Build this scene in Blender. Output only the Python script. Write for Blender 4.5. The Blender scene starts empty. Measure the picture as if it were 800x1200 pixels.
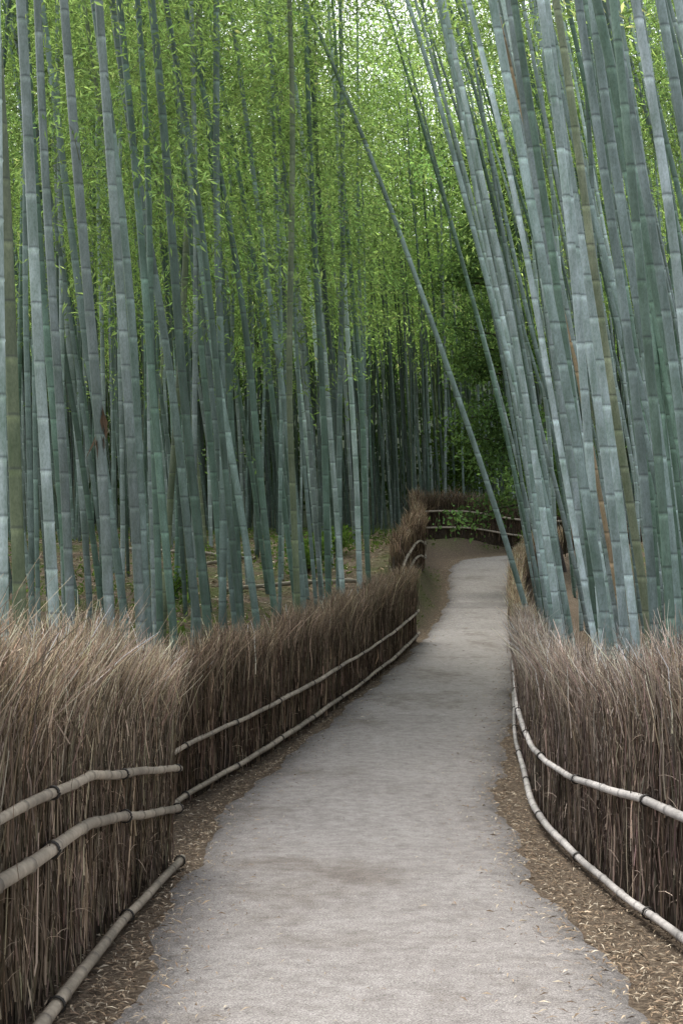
import bpy, math, numpy as np
from mathutils import Vector
rng = np.random.default_rng(11)
EYE = 1.65
sc = bpy.context.scene
sc.view_settings.view_transform = 'Standard'
try: sc.view_settings.look = 'None'
except Exception: pass
sc.view_settings.exposure = 0

# ------------------------------------------------------------------ materials
def new_mat(name):
    m = bpy.data.materials.new(name); m.use_nodes = True
    nt = m.node_tree; nt.nodes.clear()
    return m, nt, nt.nodes, nt.links
def N(nodes, t, **kw):
    n = nodes.new(t)
    for k, v in kw.items():
        if k in n.inputs: n.inputs[k].default_value = v
        else: setattr(n, k, v)
    return n
def coords(nt, scale=(1,1,1)):
    tc = N(nt.nodes, 'ShaderNodeTexCoord'); mp = N(nt.nodes, 'ShaderNodeMapping')
    mp.inputs['Scale'].default_value = scale
    nt.links.new(tc.outputs['Object'], mp.inputs['Vector'])
    return mp.outputs['Vector']
def ramp(nt, fac, stops):
    r = N(nt.nodes, 'ShaderNodeValToRGB')
    e = r.color_ramp.elements
    while len(e) < len(stops): e.new(0.5)
    for i, (p, c) in enumerate(stops):
        e[i].position = p; e[i].color = (*c, 1) if len(c) == 3 else c
    nt.links.new(fac, r.inputs['Fac']); return r.outputs['Color']
def noise(nt, vec, scale, detail=4, rough=.55):
    n = N(nt.nodes, 'ShaderNodeTexNoise'); n.inputs['Scale'].default_value = scale
    n.inputs['Detail'].default_value = detail; n.inputs['Roughness'].default_value = rough
    nt.links.new(vec, n.inputs['Vector']); return n.outputs['Fac']
def mix(nt, mode, fac, a, b):
    m = N(nt.nodes, 'ShaderNodeMix', data_type='RGBA', blend_type=mode)
    ins = [s for s in m.inputs if s.type == 'RGBA']
    f = m.inputs[0]
    if isinstance(fac, (int, float)): f.default_value = fac
    else: nt.links.new(fac, f)
    for s, v in zip(ins, (a, b)):
        if isinstance(v, tuple): s.default_value = (*v, 1)
        else: nt.links.new(v, s)
    return [o for o in m.outputs if o.type == 'RGBA'][0]
def finish(nt, col, rough=.8, bump=None, bstr=.3, bdist=.01, spec=.3):
    p = N(nt.nodes, 'ShaderNodeBsdfPrincipled'); o = N(nt.nodes, 'ShaderNodeOutputMaterial')
    nt.links.new(col, p.inputs['Base Color'])
    p.inputs['Roughness'].default_value = rough
    p.inputs['Specular IOR Level'].default_value = spec
    if bump is not None:
        b = N(nt.nodes, 'ShaderNodeBump'); b.inputs['Strength'].default_value = bstr
        b.inputs['Distance'].default_value = bdist
        nt.links.new(bump, b.inputs['Height']); nt.links.new(b.outputs['Normal'], p.inputs['Normal'])
    nt.links.new(p.outputs[0], o.inputs['Surface'])
def attr(nt):
    a = N(nt.nodes, 'ShaderNodeAttribute'); a.attribute_name = 'Col'; return a.outputs['Color']

def mat_culm(name, far=False):
    m, nt, n, l = new_mat(name)
    f = noise(nt, coords(nt, (1, 1, .25)), 9, 2 if far else 4, .6)
    c = mix(nt, 'MULTIPLY', 1.0, attr(nt), ramp(nt, f, [(.3, (.58, .66, .58)), (.52, (1, 1, 1)), (.72, (1.5, 1.45, 1.52))]))
    if not far:
        f2 = noise(nt, coords(nt, (1, 1, .5)), 70, 2, .7)
        c = mix(nt, 'MULTIPLY', .8, c, ramp(nt, f2, [(.35, (.72, .76, .7)), (.6, (1.06, 1.06, 1.06))]))
    finish(nt, c, .42, None, spec=.45); return m
def mat_leaf(name, tr=.5):
    m, nt, n, l = new_mat(name)
    a = attr(nt)
    d = N(n, 'ShaderNodeBsdfDiffuse'); t = N(n, 'ShaderNodeBsdfTranslucent')
    l.new(a, d.inputs['Color'])
    tc = mix(nt, 'MULTIPLY', 1.0, a, (1.5, 1.45, .9)); l.new(tc, t.inputs['Color'])
    ms = N(n, 'ShaderNodeMixShader'); ms.inputs[0].default_value = tr
    l.new(d.outputs[0], ms.inputs[1]); l.new(t.outputs[0], ms.inputs[2])
    o = N(n, 'ShaderNodeOutputMaterial'); l.new(ms.outputs[0], o.inputs['Surface']); return m
def mat_plain(name):
    m, nt, n, l = new_mat(name); d = N(n, 'ShaderNodeBsdfDiffuse'); l.new(attr(nt), d.inputs['Color'])
    o = N(n, 'ShaderNodeOutputMaterial'); l.new(d.outputs[0], o.inputs['Surface']); return m
def mat_attr(name, rough=.85, scale=40, spec=.15):
    m, nt, n, l = new_mat(name)
    f = noise(nt, coords(nt), scale, 3)
    c = mix(nt, 'MULTIPLY', .7, attr(nt), ramp(nt, f, [(.3, (.55, .55, .55)), (.7, (1.2, 1.2, 1.2))]))
    finish(nt, c, rough, None, spec=spec); return m
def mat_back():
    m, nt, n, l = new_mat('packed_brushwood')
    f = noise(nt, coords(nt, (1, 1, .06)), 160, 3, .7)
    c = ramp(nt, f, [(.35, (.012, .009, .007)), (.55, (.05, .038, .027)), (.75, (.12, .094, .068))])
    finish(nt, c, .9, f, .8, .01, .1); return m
def mat_path():
    m, nt, n, l = new_mat('path_paving')
    v = coords(nt)
    f1 = noise(nt, v, 130, 2, .75); f2 = noise(nt, coords(nt, (1, .7, 1)), .95, 7, .68); f3 = noise(nt, v, 9, 6, .7); f4 = noise(nt, v, 380, 2, .6)
    c = ramp(nt, f1, [(.3, (.115, .108, .103)), (.5, (.26, .245, .232)), (.7, (.44, .42, .40))])
    c = mix(nt, 'MULTIPLY', .6, c, ramp(nt, f4, [(.35, (.42, .42, .42)), (.62, (1.2, 1.2, 1.2))]))
    c = mix(nt, 'MULTIPLY', 1.0, c, ramp(nt, f2, [(.33, (.66, .62, .59)), (.40, (.82, .80, .78)), (.46, (.96, .95, .95)), (.68, (1.08, 1.08, 1.08))]))
    c = mix(nt, 'MULTIPLY', .85, c, ramp(nt, f3, [(.32, (.68, .66, .65)), (.58, (1.07, 1.07, 1.07))]))
    c = mix(nt, 'MULTIPLY', 1.0, c, attr(nt))
    finish(nt, c, .9, f1, .6, .008, .2); return m
def mat_ground():
    m, nt, n, l = new_mat('forest_floor')
    v = coords(nt)
    f1 = noise(nt, v, 35, 5, .7); f2 = noise(nt, v, .9, 5, .6)
    br = ramp(nt, f1, [(.3, (.05, .037, .026)), (.5, (.125, .095, .068)), (.7, (.25, .20, .145))])
    gr = ramp(nt, f1, [(.3, (.03, .04, .012)), (.5, (.075, .10, .028)), (.7, (.15, .17, .055))])
    a = attr(nt)
    g = N(n, 'ShaderNodeSeparateColor'); l.new(a, g.inputs[0])
    nz = ramp(nt, f2, [(.42, (0, 0, 0)), (.58, (1, 1, 1))])
    mu = N(n, 'ShaderNodeMath', operation='MULTIPLY'); l.new(g.outputs[0], mu.inputs[0]); l.new(nz, mu.inputs[1])
    ad = N(n, 'ShaderNodeMath', operation='ADD', use_clamp=True); l.new(g.outputs[1], ad.inputs[0]); l.new(mu.outputs[0], ad.inputs[1])
    c = mix(nt, 'MIX', ad.outputs[0], br, gr)
    c = mix(nt, 'MIX', g.outputs[2], c, (.018, .028, .012))
    finish(nt, c, .95, f1, .9, .04, .1); return m
M_CULM = mat_culm('bamboo_culm'); M_CULMF = mat_culm('bamboo_culm_distant', True); M_LEAF = mat_leaf('bamboo_leaves', .5); M_BLEAF = mat_leaf('broad_leaves', .35)
M_TWIG = mat_plain('dry_twigs'); M_BACK = mat_back(); M_RAIL = mat_attr('weathered_bamboo', .55, 25, .35)
M_PATH = mat_path(); M_GROUND = mat_ground(); M_LITTER = mat_plain('fallen_leaves'); M_BARK = mat_attr('tree_bark', .9, 18)

# ------------------------------------------------------------------ mesh helpers
class Acc:
    def __init__(s): s.V = []; s.Q = []; s.C = []; s.n = 0
    def add(s, V, Q, C):
        V = np.asarray(V, float).reshape(-1, 3); Q = np.asarray(Q).reshape(-1, 4)
        C = np.broadcast_to(np.asarray(C, float), (len(V), 3))
        s.V.append(V); s.Q.append(Q + s.n); s.C.append(C); s.n += len(V)
def build(name, acc, mat, smooth=False, parent=None):
    V = np.concatenate(acc.V); Q = np.concatenate(acc.Q); C = np.concatenate(acc.C)
    me = bpy.data.meshes.new(name)
    me.vertices.add(len(V)); me.vertices.foreach_set('co', V.astype(np.float32).ravel())
    me.loops.add(Q.size); me.loops.foreach_set('vertex_index', Q.astype(np.int32).ravel())
    me.polygons.add(len(Q)); me.polygons.foreach_set('loop_start', np.arange(0, Q.size, 4, dtype=np.int32))
    me.update(calc_edges=True)
    ca = me.color_attributes.new('Col', 'FLOAT_COLOR', 'POINT')
    ca.data.foreach_set('color', np.c_[C, np.ones(len(C))].astype(np.float32).ravel())
    me.polygons.foreach_set('use_smooth', np.full(len(Q), smooth))
    me.materials.append(mat)
    ob = bpy.data.objects.new(name, me); sc.collection.objects.link(ob)
    if parent: ob.parent = parent
    return ob
def empty(name):
    e = bpy.data.objects.new(name, None); sc.collection.objects.link(e); return e
def nrm(a): return a / np.maximum(np.linalg.norm(a, axis=-1, keepdims=True), 1e-9)
def sstep(x): x = np.clip(x, 0, 1); return x * x * (3 - 2 * x)
def tube(acc, pts, rad, k, col):
    pts = np.asarray(pts, float); n = len(pts)
    t = nrm(np.gradient(pts, axis=0)); up = np.array([0, 0, 1.]) if abs(t[:, 2]).mean() < .8 else np.array([0, 1., 0])
    a = nrm(np.cross(t, up)); b = np.cross(a, t)
    th = np.linspace(0, 2 * np.pi, k, endpoint=False)
    V = pts[:, None] + np.asarray(rad)[:, None, None] * (a[:, None] * np.cos(th)[None, :, None] + b[:, None] * np.sin(th)[None, :, None])
    i = np.arange(n - 1)[:, None] * k; j = np.arange(k)[None]; j2 = (j + 1) % k
    Q = np.stack([i + j, i + j2, i + k + j2, i + k + j], -1)
    C = np.repeat(np.broadcast_to(np.asarray(col, float), (n, 3)), k, 0)
    acc.add(V, Q, C)
def ribbons(acc, P, W, C):
    n, m, _ = P.shape
    d = nrm(P[:, -1] - P[:, 0]); side = nrm(np.cross(d, rng.normal(size=(n, 3))))
    A = P - side[:, None] * W[..., None] / 2; B = P + side[:, None] * W[..., None] / 2
    V = np.stack([A, B], 2).reshape(-1, 3)
    b = (np.arange(n) * m * 2)[:, None] + np.arange(m - 1)[None] * 2
    Q = np.stack([b, b + 1, b + 3, b + 2], -1)
    if C.ndim == 2: C = np.repeat(C[:, None], m, 1)
    acc.add(V, Q, np.repeat(C.reshape(-1, 3), 2, 0))
def leaves(acc, P, D, L, W, C):
    n = len(P); D = nrm(D); s = nrm(np.cross(D, rng.normal(size=(n, 3)))); up = np.cross(s, D)
    mid = P + D * (L * .42)[:, None] + up * (L * .05)[:, None]
    tip = P + D * L[:, None] - up * (L * .04)[:, None]
    V = np.stack([P, mid - s * W[:, None] / 2, tip, mid + s * W[:, None] / 2], 1)
    acc.add(V, np.arange(4 * n), np.repeat(C, 4, 0))

# ------------------------------------------------------------------ terrain
PY = [-8, 0, 5, 7, 10, 14, 18, 24, 28, 34, 38, 44, 50, 60]
PZ = [-1.55, -1.65, -1.83, -2.04, -2.3, -2.45, -2.5, -2.5, -2.45, -2.25, -2.05, -1.7, -1.36, -1.2]
def prof(y): return np.interp(y, PY, PZ) + EYE
CL = np.array([(.2, -8), (.17, 5), (.1, 9), (.22, 12), (.5, 14), (1.1, 18), (1.85, 23), (2.4, 27), (2.95, 31), (3.45, 35), (3.8, 39), (4.25, 43), (5.1, 46.5), (7.6, 48.6), (12, 49.7), (24, 51)])
HWY = [-8, 5, 10, 18, 24, 30, 38, 42, 48, 60]; HW = [.98, 1.0, 1.1, 1.08, .95, .86, .86, .98, 1.35, 1.2]
def pathdist(x, y):
    x = np.asarray(x, float); y = np.asarray(y, float)
    best = np.full(x.shape, 1e9); sd = np.zeros(x.shape); yc = np.zeros(x.shape)
    for (ax, ay), (bx, by) in zip(CL[:-1], CL[1:]):
        ex, ey = bx - ax, by - ay
        t = np.clip(((x - ax) * ex + (y - ay) * ey) / (ex * ex + ey * ey), 0, 1)
        px, py = ax + t * ex, ay + t * ey
        d = np.hypot(x - px, y - py); m = d < best
        best = np.where(m, d, best); yc = np.where(m, py, yc)
        sd = np.where(m, np.sign(ex * (y - ay) - ey * (x - ax)), sd)
    return best - np.interp(yc, HWY, HW), sd, yc
def bumpy(x, y):
    return (np.sin(x * 1.3 + np.sin(y * .9) * 1.2) * np.cos(y * 1.1 + .7 * np.sin(x * .8)) + .5 * np.sin(x * 3.1 + y * 2.3) * np.cos(y * 3.7 - x)) * .5
def ground(x, y):
    x = np.asarray(x, float); y = np.asarray(y, float)
    d, sd, yc = pathdist(x, y)
    s0 = np.interp(yc, [0, 20, 28, 34, 44, 48], [.6, .45, .1, .05, .4, 1.6])
    wid = np.interp(yc, [0, 24, 30, 46], [2.2, 2.2, 1.0, 1.2])
    offL = np.interp(yc, [0, 10, 22, 30, 36, 44, 52], [.45, .5, .7, 1.15, 1.2, .7, .4])
    offR = np.interp(yc, [0, 20, 44], [.3, .35, .5])
    off = np.where(sd > 0, offL, offR)
    s = sstep((d - s0) / wid)
    z = prof(np.minimum(yc, 60)) - .02 + s * off + .12 * s * bumpy(x, y)
    z += s * np.clip(d - 2, 0, 30) * .012
    z += .012 * bumpy(x * 4, y * 4)
    z += 40 * sstep((y - 80) / 140) + 14 * sstep((np.abs(x) - 35) / 80)
    return z
def axis(a, b, st, far0, far1, n):
    core = np.arange(a, b + 1e-6, st)
    lo = a - np.geomspace(st, a - far0, n)[::-1]; hi = b + np.geomspace(st, far1 - b, n)
    return np.concatenate([lo, core, hi])
xs = axis(-10, 14, .22, -600, 600, 34); ys = axis(-6, 56, .25, -200, 900, 34)
X, Y = np.meshgrid(xs, ys); Z = ground(X, Y)
nx, ny = len(xs), len(ys)
i = np.arange(ny - 1)[:, None] * nx; j = np.arange(nx - 1)[None]
Q = np.stack([i + j, i + j + 1, i + nx + j + 1, i + nx + j], -1)
d, sd, yc = pathdist(X, Y)
greenp = np.clip((d - 1.6) / 1.5, 0, 1) * .8
moss = sstep((d - .1) / .3) * (1 - sstep((d - 1.3) / .6)) * (sd > 0) * sstep((Y - 28) / 3) * (1 - sstep((Y - 40) / 4)) * np.clip(.5 + .7 * bumpy(X * 2, Y * 2), 0, 1)
dark = np.clip(sstep((Y - 56) / 10) + sstep((np.abs(X) - 14) / 8), 0, 1)  # far undergrowth green, with the shade of the deep forest painted in
C = np.stack([greenp, moss * .9, dark], -1).reshape(-1, 3)
a = Acc(); a.add(np.stack([X, Y, Z], -1), Q, C); build('ground', a, M_GROUND, True)

# path sheet -------------------------------------------------------
def resample(P, step):
    P = np.asarray(P, float); L = np.r_[0, np.cumsum(np.hypot(*np.diff(P[:, :2], axis=0).T))]
    s = np.arange(0, L[-1], step)
    out = np.stack([np.interp(s, L, P[:, k]) for k in range(P.shape[1])], -1)
    k = max(1, int(.8 / step)); ker = np.ones(2 * k + 1) / (2 * k + 1)
    pad = np.pad(out, ((k, k), (0, 0)), mode='reflect', reflect_type='odd')
    return np.stack([np.convolve(pad[:, c], ker, 'valid') for c in range(P.shape[1])], -1)
c = resample(CL, .12); t = nrm(np.gradient(c, axis=0)); nrmL = np.stack([-t[:, 1], t[:, 0]], -1)
K = 25; u = np.linspace(-1, 1, K)
arc = np.arange(len(c)) * .12
hw = np.interp(c[:, 1], HWY, HW)
def wob(s, ph): return .04 * np.sin(s * 1.7 + ph) + .025 * np.sin(s * 4.3 + 2 * ph) + .015 * np.sin(s * 11 + ph * 3) + .012 * rng.normal(size=len(s))
hl = hw + wob(arc, .3); hr = hw + wob(arc, 2.1)
off = np.where(u[None] > 0, u[None] * hl[:, None], u[None] * hr[:, None])
PX = c[:, 0:1] + nrmL[:, 0:1] * off; PYY = c[:, 1:2] + nrmL[:, 1:2] * off
PZZ = prof(np.minimum(c[:, 1:2], 60)) + .012 + .012 * (1 - u[None] ** 2) - .045 * np.clip(np.abs(u[None]) - .93, 0, 1) / .07
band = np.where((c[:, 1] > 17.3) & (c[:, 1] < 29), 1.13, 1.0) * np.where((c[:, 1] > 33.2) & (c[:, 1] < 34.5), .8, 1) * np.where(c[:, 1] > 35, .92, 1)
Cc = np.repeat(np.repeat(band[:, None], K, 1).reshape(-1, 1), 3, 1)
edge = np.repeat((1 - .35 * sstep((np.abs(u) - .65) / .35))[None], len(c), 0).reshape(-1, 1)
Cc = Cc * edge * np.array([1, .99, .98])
i = np.arange(len(c) - 1)[:, None] * K; j = np.arange(K - 1)[None]
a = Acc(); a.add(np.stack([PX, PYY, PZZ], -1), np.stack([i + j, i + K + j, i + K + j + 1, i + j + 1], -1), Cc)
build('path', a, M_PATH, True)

# ------------------------------------------------------------------ fences
def fence(poly, h0, h1, per_m, w, rails, fluff=1.0, facing=1, tone=(1, 1, 1), posts=False):
    par = empty('brushwood_fence')
    p = resample(np.array(poly, float), .1); n = len(p)
    t = nrm(np.gradient(p, axis=0)); nn = np.stack([t[:, 1], -t[:, 0]], -1) * facing
    s = np.arange(n) * .1; gz = ground(p[:, 0], p[:, 1]); H = np.interp(s, [0, s[-1]], [h0, h1]) * (1 + .04 * np.sin(s * 2.1) + .02 * np.sin(s * 5.3))
    a = Acc()
    th = .07
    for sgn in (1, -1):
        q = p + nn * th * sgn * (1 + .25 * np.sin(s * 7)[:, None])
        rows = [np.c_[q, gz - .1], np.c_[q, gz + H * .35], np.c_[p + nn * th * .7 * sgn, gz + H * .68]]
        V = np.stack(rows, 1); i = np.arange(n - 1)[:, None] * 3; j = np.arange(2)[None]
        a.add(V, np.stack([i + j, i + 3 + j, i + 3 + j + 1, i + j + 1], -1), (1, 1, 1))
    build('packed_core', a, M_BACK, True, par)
    a = Acc(); L = s[-1]; cnt = int(L * per_m)
    def place(cnt):
        u = rng.uniform(0, L, cnt)
        f = lambda arr: np.interp(u, s, arr)
        return u, np.stack([f(p[:, 0]), f(p[:, 1])], -1), np.stack([f(nn[:, 0]), f(nn[:, 1])], -1), f(gz), f(H)
    tone = np.array(tone)
    c1 = int(cnt * .44); u, q, qn, g, hh = place(c1)
    o = rng.uniform(-.09, .115, c1); z0 = g + hh * rng.uniform(-.03, .5, c1); ln = rng.uniform(.3, .7, c1) * hh * .8
    tt = np.linspace(0, 1, 4)
    tang = np.stack([qn[:, 1], -qn[:, 0]], -1)
    lean = rng.normal(0, .11, c1) * np.where(rng.uniform(size=c1) < .15, 3.0, 1); out = rng.normal(0, .03, c1)
    P = np.zeros((c1, 4, 3))
    P[..., :2] = (q + qn * o[:, None])[:, None] + (tang * lean[:, None] + qn * out[:, None])[:, None] * (ln[:, None] * tt)[..., None]
    P[..., :2] += rng.normal(0, .009, (c1, 4, 2))
    P[..., 2] = z0[:, None] + ln[:, None] * tt
    base = np.array([.215, .17, .125]) * tone
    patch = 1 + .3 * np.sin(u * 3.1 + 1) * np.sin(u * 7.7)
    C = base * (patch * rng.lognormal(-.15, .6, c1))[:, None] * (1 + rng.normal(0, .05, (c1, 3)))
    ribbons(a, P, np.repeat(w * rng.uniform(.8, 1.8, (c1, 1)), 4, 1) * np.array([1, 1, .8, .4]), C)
    c2 = cnt - c1; u, q, qn, g, hh = place(c2)
    tang = np.stack([qn[:, 1], -qn[:, 0]], -1)
    o = rng.normal(0, .06, c2); z0 = g + hh * rng.uniform(.36, .8, c2)
    ln = hh * rng.uniform(.15, .5, c2); clump = np.sin(u * 9.) + .6 * np.sin(u * 23 + 1) + .6 * np.sin(u * 47 + np.sin(u * 11))
    top = g + hh * (1.0 + .03 * clump + rng.normal(0, .05, c2) + .1 * (rng.uniform(size=c2) < .02)); ln = np.where(z0 + ln > top, np.maximum(top - z0, .1) * rng.uniform(.8, 1.15, c2), ln)
    hfr = (z0 - g) / hh
    lean = .09 * clump + rng.normal(0, .25, c2); out = rng.normal(.02, .16, c2) * fluff * np.interp(hfr, [.45, .65], [.25, 1])
    tt = np.linspace(0, 1, 5); cur = rng.normal(0, .36, (c2, 2)) * np.interp(hfr, [.45, .65], [.25, 1])[:, None]
    P = np.zeros((c2, 5, 3))
    hor = tang * lean[:, None] + qn * out[:, None]
    P[..., :2] = (q + qn * o[:, None])[:, None] + hor[:, None] * (ln[:, None] * tt)[..., None] + cur[:, None] * (ln[:, None] * tt ** 2)[..., None] * .5
    P[..., :2] += rng.normal(0, .006, (c2, 5, 2))
    P[..., 2] = z0[:, None] + ln[:, None] * (tt - .1 * tt ** 2)
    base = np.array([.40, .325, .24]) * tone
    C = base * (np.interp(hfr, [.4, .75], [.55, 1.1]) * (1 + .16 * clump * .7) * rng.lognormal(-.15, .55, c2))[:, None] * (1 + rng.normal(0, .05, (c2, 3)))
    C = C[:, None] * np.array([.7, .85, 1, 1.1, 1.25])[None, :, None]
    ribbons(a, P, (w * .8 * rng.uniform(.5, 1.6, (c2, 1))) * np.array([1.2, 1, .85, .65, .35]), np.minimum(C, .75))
    c3 = int(cnt * .09); u, q, qn, g, hh = place(c3); tang = np.stack([qn[:, 1], -qn[:, 0]], -1)
    tt = np.linspace(0, 1, 4); ln = rng.uniform(.06, .24, c3); z0 = g + hh * rng.uniform(.12, .95, c3)
    hor = tang * rng.normal(0, .6, (c3, 1)) + qn * rng.uniform(.05, .35, (c3, 1))
    P = np.zeros((c3, 4, 3)); P[..., :2] = (q + qn * rng.uniform(.05, .11, (c3, 1)))[:, None] + hor[:, None] * (ln[:, None] * tt)[..., None]
    P[..., 2] = z0[:, None] + ln[:, None] * (rng.uniform(-.1, .9, (c3, 1)) * tt - .35 * tt ** 2)
    C = np.array([.34, .27, .20]) * tone * rng.lognormal(-.15, .5, (c3, 1)); ribbons(a, P, w * .7 * np.array([1., .9, .7, .3]) * np.ones((c3, 1)), C)
    build('twigs', a, M_TWIG, False, par)
    a = Acc(); gs = np.convolve(np.pad(gz, 12, mode='reflect', reflect_type='odd'), np.ones(25) / 25, 'valid')
    for (s0, s1, hs, r, outo, colr) in rails:
        m = (s >= s0) & (s <= s1); ss = s[m]
        hts = np.interp(ss, np.linspace(s0, s1, len(hs)), hs)
        nod = [ss[0] + .1]
        while nod[-1] < ss[-1]: nod.append(nod[-1] + rng.uniform(.28, .55))
        nod = np.array(nod)
        lv = np.unique(np.concatenate([[ss[0]], [ss[-1]], nod - .03, nod - .012, nod, nod + .012, nod + .03, np.arange(ss[0], ss[-1], .1)]))
        lv = lv[(lv >= ss[0]) & (lv <= ss[-1])]
        px = np.interp(lv, s, p[:, 0]); py = np.interp(lv, s, p[:, 1]); qx = np.interp(lv, s, nn[:, 0]); qy = np.interp(lv, s, nn[:, 1])
        ph = rng.uniform(0, 6)
        wv = .006 * np.sin(lv * 1.9 + ph) + .003 * np.sin(lv * 5.1 + ph)
        oo = outo + .006 * np.sin(lv * 1.3 + ph * 2)
        z = np.interp(lv, ss, hts) + np.interp(lv, s, gs) + wv
        dn = np.min(np.abs(lv[:, None] - nod[None]), 1)
        rr = r * (1 + .22 * np.exp(-(dn / .012) ** 2)) * (1 + .12 * np.sin(lv * .7 + ph))
        cc = np.array(colr) * (1 - .5 * np.exp(-(dn / .016) ** 2))[:, None] * (1 + .2 * np.sin(lv * 3 + ph) + .12 * np.sin(lv * 13))[:, None]
        pts = np.stack([px + qx * oo, py + qy * oo, z], -1)
        tube(a, pts, rr, 10, cc)
        for e_, sgn in ((0, -1), (-1, 1)):   # cut end
            tdir = nrm(pts[1] - pts[0]) if e_ == 0 else nrm(pts[-1] - pts[-2])
            tube(a, np.array([pts[e_], pts[e_] + sgn * tdir * .001]), np.array([rr[e_], .0005]), 10, np.array([.12, .1, .07]))
        for tn in np.arange(ss[0] + .35, ss[-1], 1.75):
            k = np.argmin(np.abs(lv - tn)); ctr = pts[k]; tdir = nrm(pts[min(k + 1, len(pts) - 1)] - pts[k - 1])
            up = np.array([0, 0, 1.]); sdv = nrm(np.cross(tdir, up)); th2 = np.linspace(0, 4 * np.pi, 26)
            rp = r * 1.28
            ring = ctr + (np.cos(th2) * rp)[:, None] * sdv + (np.sin(th2) * rp)[:, None] * up + (np.linspace(-.012, .012, 26))[:, None] * tdir
            tube(a, ring, np.full(26, .0045), 5, (.03, .025, .02))
    build('bamboo_rails', a, M_RAIL, True, par)
    a = Acc()
    for sp in np.arange(.05, L, 1.9):
        k = int(sp / .1)
        b = np.array([p[k, 0] - nn[k, 0] * .02, p[k, 1] - nn[k, 1] * .02, gz[k] - .2])
        zz = np.linspace(0, H[k] * .72 + .2, 6)
        pts = b + np.c_[zz * 0, zz * 0, zz]; tube(a, pts, np.array([.035] * 5 + [.02]), 9, (.08, .06, .045))
    if posts:
        for k in (0, n - 1):
            b = np.array([p[k, 0] + nn[k, 0] * .06, p[k, 1] + nn[k, 1] * .06, gz[k] - .2])
            zz = np.linspace(0, H[k] * .62 + .2, 6); pts = b + np.c_[zz * 0, zz * 0, zz]
            tube(a, pts, np.array([.045] * 5 + [.03]), 10, (.07, .053, .04))
    build('posts', a, M_RAIL, True, par)
    return par
RC = (.32, .27, .205); RG = (.38, .355, .33)
fence([(-1.36, 3.2), (-1.28, 4.2), (-1.24, 5.2), (-1.26, 7), (-1.17, 9.05)], 1.52, 1.4, 7000, .0048,
      [(0, 5.8, [.86, .84, .62], .019, .175, RC), (0, 5.8, [.67, .63, .38], .025, .175, RC), (0, 5.7, [.06, .06, .07], .026, .19, RC)], 1.2, tone=(.95, .93, .9))
fence([(-1.62, 9.2), (-1.45, 11), (-.92, 14), (-.2, 18), (.6, 22.5), (1.33, 27.2)], 1.3, 1.5, 2400, .0065,
      [(0, 18.2, [.50, .52, .55, .6], .022, .15, RC), (0, 18.2, [.1, .13, .15, .17], .025, .16, RC)], .9, posts=True, tone=(.60, .56, .52))
fence([(1.8, 3.2), (1.72, 6), (1.64, 7.5), (1.6, 9.5), (1.64, 11), (1.97, 14.8), (2.45, 19)], 1.45, 1.2, 4200, .005,
      [(0, 16, [.62, .62, .5, .52, .54], .022, .16, RG), (0, 16, [.05, .08, .09, .1, .1], .023, .16, RG)], 1.0, -1, tone=(.92, .92, .98))
fence([(2.47, 19.1), (3.2, 26), (3.9, 32), (4.75, 38), (5.8, 43), (7.7, 46.0), (12, 47.3)], 1.15, 1.2, 900, .009,
      [(0, 20, [.5, .5], .025, .13, RG)], .7, -1, tone=(1.05, 1.0, .9))
fence([(1.1, 29.5), (1.65, 34), (2.1, 38), (2.4, 44), (2.55, 50.0)], 1.1, 1.8, 900, .011,
      [(0, 20, [.5, .8], .03, .14, RC), (0, 20, [.15, .4], .03, .14, RC)], .8, tone=(.55, .50, .46))
fence([(2.55, 50.5), (4.5, 51.2), (7, 51.9), (13, 53)], 1.75, 1.7, 1100, .012,
      [(0, 10.4, [1.0, 1.0], .04, .16, RC), (0, 10.4, [.42, .42], .04, .16, RC)], .7, tone=(.45, .41, .38))

# ------------------------------------------------------------------ bamboo
def culm_arrays(x, y, H, sx, sy, cx, cy, r0, col, k, detail):
    z0 = float(ground(x, y)) - .08
    hs = []; h = rng.uniform(.05, .25); sp = .2; tgt = rng.uniform(.32, .46)
    while h < H:
        hs.append(h); sp = min(sp + .025, tgt * rng.uniform(.9, 1.1)); h += sp
    hs = np.array(hs)
    if detail:
        lv = np.concatenate([[0], np.stack([hs - .05, hs - .012, hs, hs + .014, hs + .03], 1).ravel(), [H]])
        rm = np.concatenate([[1], np.tile([1, .985, 1.08, 1.0, 1], len(hs)), [1]])
        cm = np.concatenate([[1], np.tile([1.0, 1.6, 1.3, .45, .95], len(hs)), [1]])
    else:
        lv = np.concatenate([[0], np.stack([hs - .03, hs, hs + .03], 1).ravel(), [H]])
        rm = np.concatenate([[1], np.tile([1, 1.05, 1], len(hs)), [1]])
        cm = np.concatenate([[1], np.tile([1.0, 1.4, .85], len(hs)), [1]])
    q = lv / H
    r = r0 * (1 - .22 * q - .66 * q ** 3) * rm
    ph = rng.uniform(0, 6.3, 2); amp = rng.uniform(.01, .05) * np.clip(lv / 4, 0, 1)
    pts = np.stack([x + sx * lv + cx * lv ** 2 + amp * np.sin(lv * .8 + ph[0]), y + sy * lv + cy * lv ** 2 + amp * np.sin(lv * .7 + ph[1]), z0 + lv], -1)
    base = np.array(col)
    seg = np.repeat(rng.lognormal(0, .10, len(hs) + 1), 5 if detail else 3); seg = np.concatenate([seg, seg[-3:]])[:len(lv)]
    C = base[None] * (cm * seg)[:, None] * (1 + .14 * np.sin(lv * .9 + x * 9))[:, None]
    C = C * (1 - .35 * np.exp(-lv / .8))[:, None]
    C = C + np.clip(cm - 1.2, 0, 1)[:, None] * np.array([.06, .06, .06])
    return pts, r, C
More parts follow.
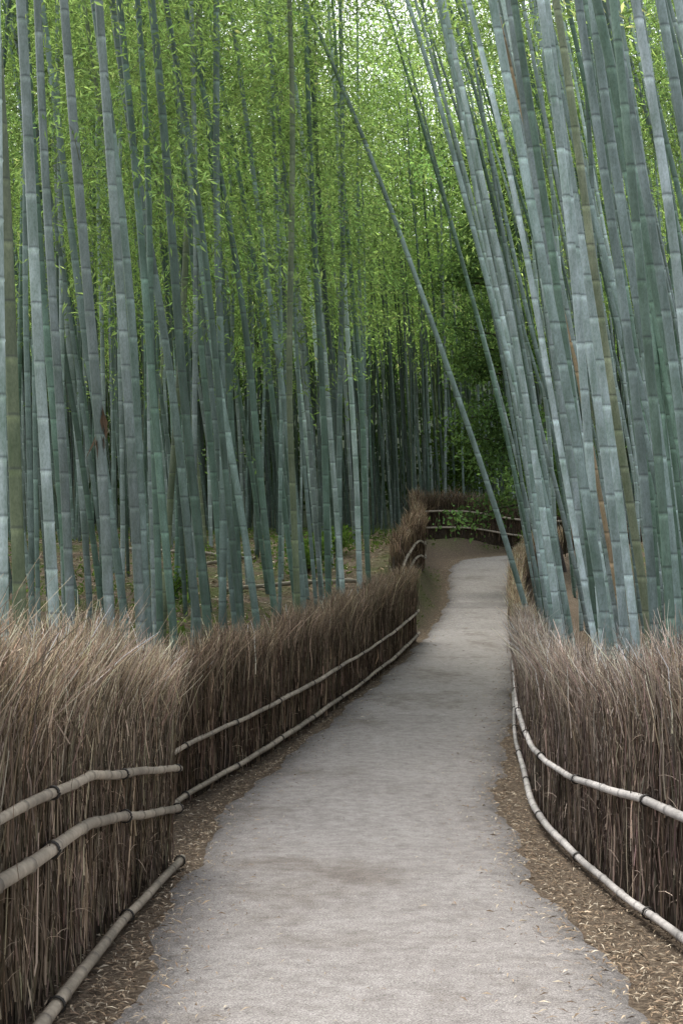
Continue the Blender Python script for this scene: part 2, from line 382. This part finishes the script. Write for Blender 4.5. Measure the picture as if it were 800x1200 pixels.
def tube_h(acc, pts, rad, k, col):
    n = len(pts); th = np.linspace(0, 2 * np.pi, k, endpoint=False)
    ring = np.stack([np.cos(th), np.sin(th), 0 * th], -1)
    V = pts[:, None] + rad[:, None, None] * ring[None]
    i = np.arange(n - 1)[:, None] * k; j = np.arange(k)[None]; j2 = (j + 1) % k
    acc.add(V, np.stack([i + j, i + j2, i + k + j2, i + k + j], -1), np.repeat(col, k, 0))
def culm(acc, c, k=10, detail=True):
    pts, r, C = culm_arrays(*c, k, detail); tube_h(acc, pts, r, k, C)

LEFT_F = np.array([(1.5, -1.35), (9, -1.2), (9.2, -1.62), (11, -1.45), (14, -.92), (18, -.2), (22.5, .6), (27.2, 1.33), (29.5, 1.0), (38, 1.9), (44, 2.35), (50, 2.6)])
RIGHT_F = np.array([(3, 1.8), (7.5, 1.64), (11, 1.64), (14.8, 1.97), (19, 2.45), (26, 3.2), (32, 3.9), (38, 4.75), (43, 5.8), (45.6, 7.7)])
def colL():
    k = rng.uniform()
    if k < .36: b = np.array([.080, .132, .098])
    elif k < .70: b = np.array([.145, .20, .175])
    elif k < .93: b = np.array([.25, .305, .285])
    else: b = np.array([.15, .18, .10])
    return b * rng.lognormal(0, .22)
def colR():
    k = rng.uniform()
    if k < .20: b = np.array([.13, .20, .155])
    elif k < .55: b = np.array([.225, .29, .275])
    elif k < .95: b = np.array([.33, .395, .39])
    else: b = np.array([.23, .25, .16])
    return b * rng.lognormal(0, .17)
culms = []
heroL = [(-1.95, 8.2, -.0, -.002, .044), (-2.02, 9.2, -.025, -.003, .044), (-2.2, 11.2, -.035, -.003, .046),
         (-2.0, 12.6, -.035, -.004, .048), (-1.75, 13.5, -.05, -.004, .043), (-1.6, 14.5, -.09, .0, .043), (-1.5, 16.2, -.11, -.002, .048),
         (-1.05, 16.5, -.08, -.004, .04), (-.95, 18.2, -.13, -.002, .048), (-.75, 18.6, -.08, -.006, .045), (-.45, 20.5, -.08, -.004, .045),
         (-.15, 21.5, -.03, -.001, .05), (.1, 23.0, -.06, -.003, .045), (.35, 24.5, -.03, -.002, .05), (.55, 26.5, -.04, -.002, .05), (-.6, 22, -.1, -.004, .045),
         (-3.1, 13.0, -.02, -.003, .048), (-2.9, 15.5, -.08, 0, .045)]
heroR = [(3.1, 21.5, -.27, -.008, .046), (3.25, 20.0, -.16, -.004, .043), (2.8, 17.2, -.13, -.005, .044), (3.0, 16.0, -.11, -.005, .046), (2.65, 14.0, -.08, -.007, .042),
         (2.5, 12.2, -.06, -.008, .040), (2.8, 12.8, -.12, -.003, .042), (2.4, 10.6, -.04, -.009, .037), (2.8, 11.4, -.08, -.006, .042),
         (2.55, 9.6, -.05, -.009, .036), (3.15, 10.8, -.18, -.003, .044), (3.7, 10.4, -.22, -.005, .044), (3.0, 9.8, -.10, -.008, .038), (3.4, 12.2, -.15, -.005, .043),
         (2.25, 11.8, -.05, -.007, .038), (2.5, 13.2, -.09, -.005, .040), (2.35, 9.9, -.03, -.009, .034), (3.05, 13.4, -.13, -.004, .042), (2.95, 14.6, -.14, -.004, .044), (2.75, 10.3, -.09, -.006, .037)]
for (x, y, s, c, r) in heroL:
    a = Acc(); pr = (x, y, rng.uniform(14, 16), s, rng.normal(0, .02), c, 0, r, colL() * 1.05)
    culm(a, pr, 14); build('bamboo_stalk', a, M_CULM, True); culms.append((*pr[:7], 'L'))
for q_, (x, y, s, c, r) in enumerate(heroR):
    a = Acc(); pr = (x, y, rng.uniform(14, 16), s, rng.normal(0, .02), c, 0, r, colR() if q_ else np.array([.21, .275, .25]))
    culm(a, pr, 14); build('bamboo_stalk', a, M_CULM, True); culms.append((*pr[:7], 'R'))
a = Acc(); culm(a, (3.2, 15.2, 11.5, -.15, 0., -.006, 0, .028, np.array([.40, .28, .17])), 12); build('dead_bamboo_stalk', a, M_CULM, True)

taken = [(h[0], h[1]) for h in culms]
def ok(x, y, md):
    return all((x - a) ** 2 + (y - b) ** 2 > md * md for a, b in taken)
aL = Acc()
def try_left(y0, y1, n, md, det, acc, k):
    for _ in range(n):
        y = rng.uniform(y0, y1); xr = np.interp(y, LEFT_F[:, 0], LEFT_F[:, 1]) - .45; xl = -.25 * y - 1.2
        x = rng.uniform(xl, xr)
        if not ok(x, y, rng.uniform(.25, .7)): continue
        taken.append((x, y))
        pr = (x, y, rng.uniform(14, 18), rng.normal(-.055, .05), rng.normal(0, .03), rng.normal(-.002, .002), 0, rng.uniform(.028, .052), colL())
        culm(acc, pr, k, det); culms.append((*pr[:7], 'L'))
try_left(11, 19, 22, .5, True, aL, 10)
try_left(18, 30, 90, .5, True, aL, 9)
build('bamboo_grove', aL, M_CULM, True)
aR = Acc()
def try_right(y0, y1, n, md, det, acc, k):
    for _ in range(n):
        y = rng.uniform(y0, y1); xl = np.interp(y, RIGHT_F[:, 0], RIGHT_F[:, 1]) + .45; xr = max(.25 * y + 3.0, xl + 2)
        x = rng.uniform(xl, xr)
        if not ok(x, y, rng.uniform(.2, .5)): continue
        taken.append((x, y))
        pr = (x, y, rng.uniform(14, 17), rng.normal(-.11, .05), rng.normal(0, .03), rng.normal(-.005, .002), 0, rng.uniform(.026, .046), colR())
        culm(acc, pr, k, det); culms.append((*pr[:7], 'R'))
try_right(9.5, 18, 78, .42, True, aR, 10)
try_right(18, 34, 160, .45, True, aR, 9)
build('bamboo_grove', aR, M_CULM, True)
aB = Acc(); cnt = 0
P2 = rng.uniform([-28, 29], [30, 92], (2500, 2))
dd, sdd, ycc = pathdist(P2[:, 0], P2[:, 1])
for (x, y), d_, s_ in zip(P2, dd, sdd):
    if d_ < 1.3 or abs(x) > .255 * y + 3: continue
    if y < 50.5 and s_ > 0 and x > np.interp(y, LEFT_F[:, 0], LEFT_F[:, 1]) - .4 and x < 3.5: continue
    if y < 52.8 and y > 47 and x > 1.8: continue
    if y < 46.5 and s_ < 0 and x < np.interp(y, RIGHT_F[:, 0], RIGHT_F[:, 1]) + .5: continue
    right = s_ < 0 and y < 50
    if rng.uniform() > (.48 if y < 50 else .72): continue
    dk = np.interp(y, [42, 68], [1, .42])  # grove-interior shade painted in: culm colour darkens with distance
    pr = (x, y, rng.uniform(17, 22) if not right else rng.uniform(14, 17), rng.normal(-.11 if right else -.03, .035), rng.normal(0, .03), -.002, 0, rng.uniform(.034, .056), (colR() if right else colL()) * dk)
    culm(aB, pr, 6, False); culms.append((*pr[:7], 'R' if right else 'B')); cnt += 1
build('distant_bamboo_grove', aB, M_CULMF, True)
print('culms', len(culms), cnt)

# foliage -----------------------------------------------------------
aF = Acc(); aBr = Acc()
cu = np.array([c[:7] for c in culms], float); kind = np.array([c[7] for c in culms])
def foliage(sel, nb, nl, hs0, leafL, lenB, tone=1.0, sdh=.7):
    c = cu[sel]
    n = len(c)
    if n == 0: return
    ci = np.repeat(np.arange(n), nb); B = len(ci)
    hs = np.broadcast_to(hs0, (n,))[ci] + (rng.normal(0, sdh, n))[ci] + rng.normal(0, .4, B)
    Hh = c[ci, 2]
    fr = rng.uniform(0, 1, B) ** .9
    h = hs + (Hh + .2 - hs) * fr
    z0 = ground(c[:, 0], c[:, 1])[ci]
    base = np.stack([c[ci, 0] + c[ci, 3] * h + c[ci, 5] * h * h, c[ci, 1] + c[ci, 4] * h, z0 + h], -1)
    vis = (base[:, 2] - EYE) < .42 * base[:, 1] + .8
    vis |= rng.uniform(size=B) < .18
    base = base[vis]; fr = fr[vis]; B = len(base)
    az = rng.uniform(0, 2 * np.pi, B); hd = np.stack([np.cos(az), np.sin(az), 0 * az], -1)
    L = lenB * rng.uniform(.5, 1.2, B) * (1 - .35 * fr)
    def pt(t):
        return base[:, None] + hd[:, None] * (L[:, None] * t)[..., None] + np.array([0, 0, 1.]) * (L[:, None] * (.62 * t - .62 * t ** 2))[..., None]
    tb = np.broadcast_to(np.linspace(0, 1, 4), (B, 4))
    wd = leafL * .06
    ribbons(aBr, pt(tb), np.broadcast_to(wd * np.array([1.3, 1, .7, .3]), (B, 4)), np.broadcast_to(np.array([.18, .20, .12]), (B, 3)))
    t = rng.uniform(.15, 1.05, (B, nl))
    p = pt(t) + rng.normal(0, .16, (B, nl, 3)) * np.array([1, 1, .7]) * lenB
    dirs = hd[:, None] * .6 + rng.normal(0, .6, (B, nl, 3)) + np.array([0, 0, -.45])
    tint = rng.lognormal(0, .28, (B, 1, 1)) * rng.lognormal(0, .25, (B, nl, 1)) * tone
    hue = rng.uniform(0, 1, (B, 1, 1)) * .7 + rng.uniform(0, 1, (B, nl, 1)) * .3
    col = (np.array([.135, .235, .095]) * (1 - hue) + np.array([.26, .355, .15]) * hue) * tint
    m = B * nl
    ll = leafL * rng.uniform(.6, 1.25, m)
    leaves(aF, p.reshape(-1, 3), dirs.reshape(-1, 3), ll, ll * rng.uniform(.17, .27, m), np.clip(col.reshape(-1, 3), 0, .62))
yv = cu[:, 1]
foliage((kind == 'L') & (yv < 14), 30, 46, 5.9, .09, 1.1, .9, .6)
foliage((kind == 'L') & (yv >= 14) & (yv < 20), 48, 56, 5.9, .105, 1.4, 1, 1.0)
foliage((kind == 'L') & (yv >= 20), 54, 50, 6.1, .13, 1.5, 1, 1.3)
foliage((kind == 'R') & (yv < 14), 8, 34, 8.6, .10, .9)
foliage((kind == 'R') & (yv >= 14) & (yv < 30), 18, 40, 8.6, .125, 1.3)
foliage((kind == 'R') & (yv >= 30), 26, 30, 7.6, .17, 1.4)
foliage((kind == 'B') & (yv < 45), 42, 40, 7.4, .17, 1.7, 1.05, 1.3)
foliage((kind == 'B') & (yv >= 45) & (yv < 65), 32, 26, 8.2, .26, 2.0, 1.2, 1.3)
foliage((kind == 'B') & (yv >= 65), 16, 16, 9.0, .42, 2.3, 1.3)
build('bamboo_foliage', aF, M_LEAF)
build('bamboo_branches', aBr, M_TWIG)
print('leaves', aF.n // 4)
a = Acc(); n = 42000
x = rng.uniform(-40, 42, n); y = 88 + rng.uniform(0, 26, n); top = 14 + 5 * bumpy(x * .25, y * .2) + 2 * bumpy(x, y)
fz = rng.uniform(0, 1, n); z = ground(x, y) + fz * top
z += .8 * bumpy(x * 1.5, z * 1.5)
l = rng.uniform(.35, .8, n)
leaves(a, np.stack([x, y, z], -1), rng.normal(0, .8, (n, 3)) + np.array([0, 0, -.3]), l, l * .5, np.array([.05, .09, .03]) * rng.lognormal(0, .3, (n, 1)) * (.3 + 1.8 * fz[:, None] ** 2))  # shading painted into leaf colour: dark low down, bright at the top
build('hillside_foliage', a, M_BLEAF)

# ------------------------------------------------------------------ broadleaf tree at the bend
par = empty('broadleaf_tree'); at = Acc(); al = Acc()
bx, by = 5.9, 38.5; bz = float(ground(bx, by))
q = np.linspace(0, 1, 16); hgt = 12.5
tp = np.stack([bx - 2.2 * q - .5 * np.sin(q * 4) * q, by + .8 * q, bz - .2 + hgt * q], -1)
tube(at, tp, .19 * (1 - .75 * q) + .05 * np.exp(-q * 14), 10, (.045, .036, .03))
cl = []
for k in range(58):
    q0 = rng.uniform(.16, 1); p0 = np.array([np.interp(q0, q, tp[:, e]) for e in range(3)])
    az = rng.uniform(0, 2 * np.pi); L = rng.uniform(.8, 2.3) * (1.15 - .5 * q0)
    dv = np.array([math.cos(az) - .25, math.sin(az), rng.uniform(0, .5)]); tt = np.linspace(0, 1, 7)
    bp = p0 + dv * L * tt[:, None] + np.array([0, 0, -.2]) * (L * tt ** 2)[:, None] + rng.normal(0, .03, (7, 3)) * tt[:, None]
    tube(at, bp, .035 * (1 - .85 * tt) + .004, 5, (.05, .04, .03))
    cl += [bp[3], bp[5], bp[6]]
cl = np.array(cl); nl = 110
pp = np.repeat(cl, nl, 0) + rng.normal(0, 1, (len(cl) * nl, 3)) * np.array([.34, .34, .2])
m = len(pp); tint = np.repeat(rng.lognormal(0, .4, len(cl)), nl)[:, None] * rng.lognormal(0, .25, (m, 1))
lln = rng.uniform(.10, .18, m)
leaves(al, pp, rng.normal(0, .7, (m, 3)) + np.array([0, 0, -.3]), lln, lln * .48, np.array([.075, .13, .05]) * tint)
build('trunk_and_limbs', at, M_BARK, True, par); build('crown', al, M_BLEAF, False, par)

def shrub(x, y, r, h, n, ll, name='shrub', tone=1.0):
    par = empty(name); a = Acc(); b = Acc(); z = float(ground(x, y))
    st = 14; tips = []
    for k in range(st):
        az = rng.uniform(0, 6.28); L = rng.uniform(.4, 1)
        t = np.linspace(0, 1, 6)[:, None]
        P = np.array([x, y, z]) + np.array([math.cos(az) * r * L, math.sin(az) * r * L, 0]) * t ** 1.3 + np.array([0, 0, h * (1.15 - .5 * L)]) * t
        tube(b, P, np.linspace(.012, .004, 6), 5, (.06, .05, .03)); tips += [P[3], P[4], P[5]]
    tips = np.array(tips); pp = tips[rng.integers(0, len(tips), n)] + rng.normal(0, 1, (n, 3)) * r * .2
    l = ll * rng.uniform(.6, 1.3, n)
    pp[:, 2] = np.maximum(pp[:, 2], z + .03)
    leaves(a, pp, rng.normal(0, .8, (n, 3)) + np.array([0, 0, .1]), l, l * .45, tone * np.array([.08, .14, .035]) * rng.lognormal(0, .3, (n, 1)))
    build('stems', b, M_BARK, True, par); build('foliage', a, M_BLEAF, False, par)
shrub(-.7, 30, .7, .7, 1200, .11); shrub(-.1, 35, .6, .6, 700, .12); shrub(-3.2, 26, .6, .5, 600, .1)
shrub(6.7, 50.6, .45, .8, 600, .15); shrub(4.6, 55.5, 1.4, 4.4, 2000, .2, tone=.6); shrub(6.6, 42.0, .8, 3.6, 2000, .17, tone=.8)

a = Acc(); n = 34000
x = rng.uniform(-16, 6, n); y = rng.uniform(11, 60, n); d, sd, yc = pathdist(x, y)
m = (d > 1.7) & (sd > 0) & (np.sin(x * 1.1 + 2 * np.sin(y * .5)) + np.sin(y * .9 + x) + rng.normal(0, .4, n) > .3); x, y = x[m], y[m]
xm = rng.uniform(1.4, 4, 2600); ym = rng.uniform(28, 43, 2600); dm, sm, _ = pathdist(xm, ym); k = (sm > 0) & (dm > .2) & (dm < 1.1) & (bumpy(xm * 2, ym * 2) > .0)
nm = k.sum(); x = np.r_[x, xm[k]]; y = np.r_[y, ym[k]]; n = len(x)
z = ground(x, y); l = rng.uniform(.06, .18, n); l[-nm:] *= .45
leaves(a, np.stack([x, y, z + rng.uniform(0, .14, n) * (l / .18)], -1), np.c_[rng.normal(0, .7, (n, 2)), rng.uniform(.1, 1, n)], l, l * .35, np.array([.085, .13, .035]) * rng.lognormal(0, .3, (n, 1)))
build('undergrowth', a, M_BLEAF)

def litter(n, fn, l0, l1, zoff, tone=1.0):
    x, y = fn(n); z = ground(x, y)
    d, _, yc = pathdist(x, y); c_lvl = prof(np.minimum(yc, 60)) + .026
    z = np.where(d < 0, c_lvl, z + .008) + rng.uniform(0, zoff, len(x))
    L = rng.uniform(l0, l1, len(x)); az = rng.uniform(0, 6.28, len(x))
    D = np.stack([np.cos(az), np.sin(az), rng.normal(0, .15, len(x))], -1)
    n_ = len(x); s = nrm(np.cross(D, np.array([0, 0, 1.]) + rng.normal(0, .35, (n_, 3)))); D = nrm(D)
    P = np.stack([x, y, z], -1); W = L * rng.uniform(.1, .22, n_); md = P + D * (L * .45)[:, None] + np.array([0, 0, .006])
    V = np.stack([P, md - s * W[:, None] / 2, P + D * L[:, None], md + s * W[:, None] / 2], 1)
    pal = np.array([[.34, .27, .19], [.22, .16, .11], [.42, .36, .27], [.14, .10, .07], [.28, .21, .14]])
    C = pal[rng.integers(0, 5, n_)] * rng.lognormal(0, .25, (n_, 1)) * tone
    return V, C
def edgeband(n, inw=.16, outw=.25):
    t = rng.uniform(0, 1, n) ** 1.6; y = 3.5 + t * 44; left = rng.uniform(size=n) < .45
    cx = np.interp(y, CL[:, 1], CL[:, 0]); hwv = np.interp(y, HWY, HW)
    o = hwv + np.where(rng.uniform(size=n) < .6, rng.exponential(outw, n), -rng.exponential(inw, n)) + .06
    o = np.abs(o)
    x = cx + np.where(left, -o, o)
    lf = np.interp(y, LEFT_F[:, 0], LEFT_F[:, 1]); rf = np.interp(y, RIGHT_F[:, 0], RIGHT_F[:, 1])
    k = (x > lf) & (x < rf); return x[k], y[k]
def onpath(n):
    y = 4 + rng.uniform(0, 1, n) ** 1.5 * 40; cx = np.interp(y, CL[:, 1], CL[:, 0]); return cx + rng.uniform(-1.05, 1.05, n), y
def floor(n):
    y = rng.uniform(12, 55, n); x = np.interp(y, LEFT_F[:, 0], LEFT_F[:, 1]) - .2 - rng.uniform(0, 1, n) * 12; return x, y
a = Acc()
for args in ((34000, edgeband, .015, .06, .012), (700, onpath, .006, .03, .002), (24000, floor, .08, .2, .05)):
    V, C = litter(*args); a.add(V, np.arange(len(V) * 4), np.repeat(C, 4, 0))
build('leaf_litter', a, M_LITTER)
for (x, y, az, L) in ((-2.2, 27, .4, 3.2), (-2.0, 33, 2.7, 4), (-3.2, 31, 1.2, 3.5)):
    a = Acc(); t = np.linspace(0, L, 24); X_ = x + np.cos(az) * t; Y_ = y + np.sin(az) * t
    tube(a, np.stack([X_, Y_, ground(X_, Y_) + .06 + .03 * t], -1), .04 * (1 + .12 * (np.arange(24) % 3 == 0)), 8, (.2, .17, .12)); build('fallen_bamboo_stalk', a, M_RAIL, True)
a = Acc(); n = 14
sp = np.stack([np.full(n, -2.12) + rng.normal(0, .02, n), np.full(n, 12.54) + rng.normal(0, .02, n), 2.3 + rng.uniform(0, .3, n)], -1)
leaves(a, sp, np.c_[rng.normal(0, .15, (n, 2)), -np.ones(n)], rng.uniform(.12, .28, n), rng.uniform(.02, .05, n), np.array([.13, .09, .06]) * rng.lognormal(0, .3, (n, 1)))
build('peeling_culm_sheath', a, M_LITTER)

# ------------------------------------------------------------------ light
sdir = Vector((-.25, .5, .85)).normalized()
el = math.asin(sdir.z); az = math.atan2(sdir.x, sdir.y)
w = bpy.data.worlds.new('World'); sc.world = w; w.use_nodes = True
nt = w.node_tree; nt.nodes.clear()
sky = nt.nodes.new('ShaderNodeTexSky'); sky.sky_type = 'NISHITA'; sky.sun_disc = False
sky.sun_elevation = el; sky.sun_rotation = az; sky.air_density = 1.0; sky.dust_density = 3.0
hs = nt.nodes.new('ShaderNodeHueSaturation'); hs.inputs['Saturation'].default_value = .32
bg = nt.nodes.new('ShaderNodeBackground'); bg.inputs['Strength'].default_value = .42
out = nt.nodes.new('ShaderNodeOutputWorld')
nt.links.new(sky.outputs[0], hs.inputs['Color']); nt.links.new(hs.outputs[0], bg.inputs['Color']); nt.links.new(bg.outputs[0], out.inputs['Surface'])
sl = bpy.data.lights.new('sun', 'SUN'); sl.energy = 5.0; sl.angle = math.radians(22); sl.color = (1, .98, .93)
so = bpy.data.objects.new('sun', sl); sc.collection.objects.link(so); so.rotation_euler = sdir.to_track_quat('Z', 'Y').to_euler()

cam = bpy.data.cameras.new('camera'); co = bpy.data.objects.new('camera', cam); sc.collection.objects.link(co)
co.location = (0, 0, EYE); co.rotation_euler = (math.radians(90), 0, 0)
cam.sensor_fit = 'VERTICAL'; cam.sensor_height = 36; cam.sensor_width = 24; cam.lens = 50; cam.clip_end = 2000; cam.clip_start = .05
sc.camera = co
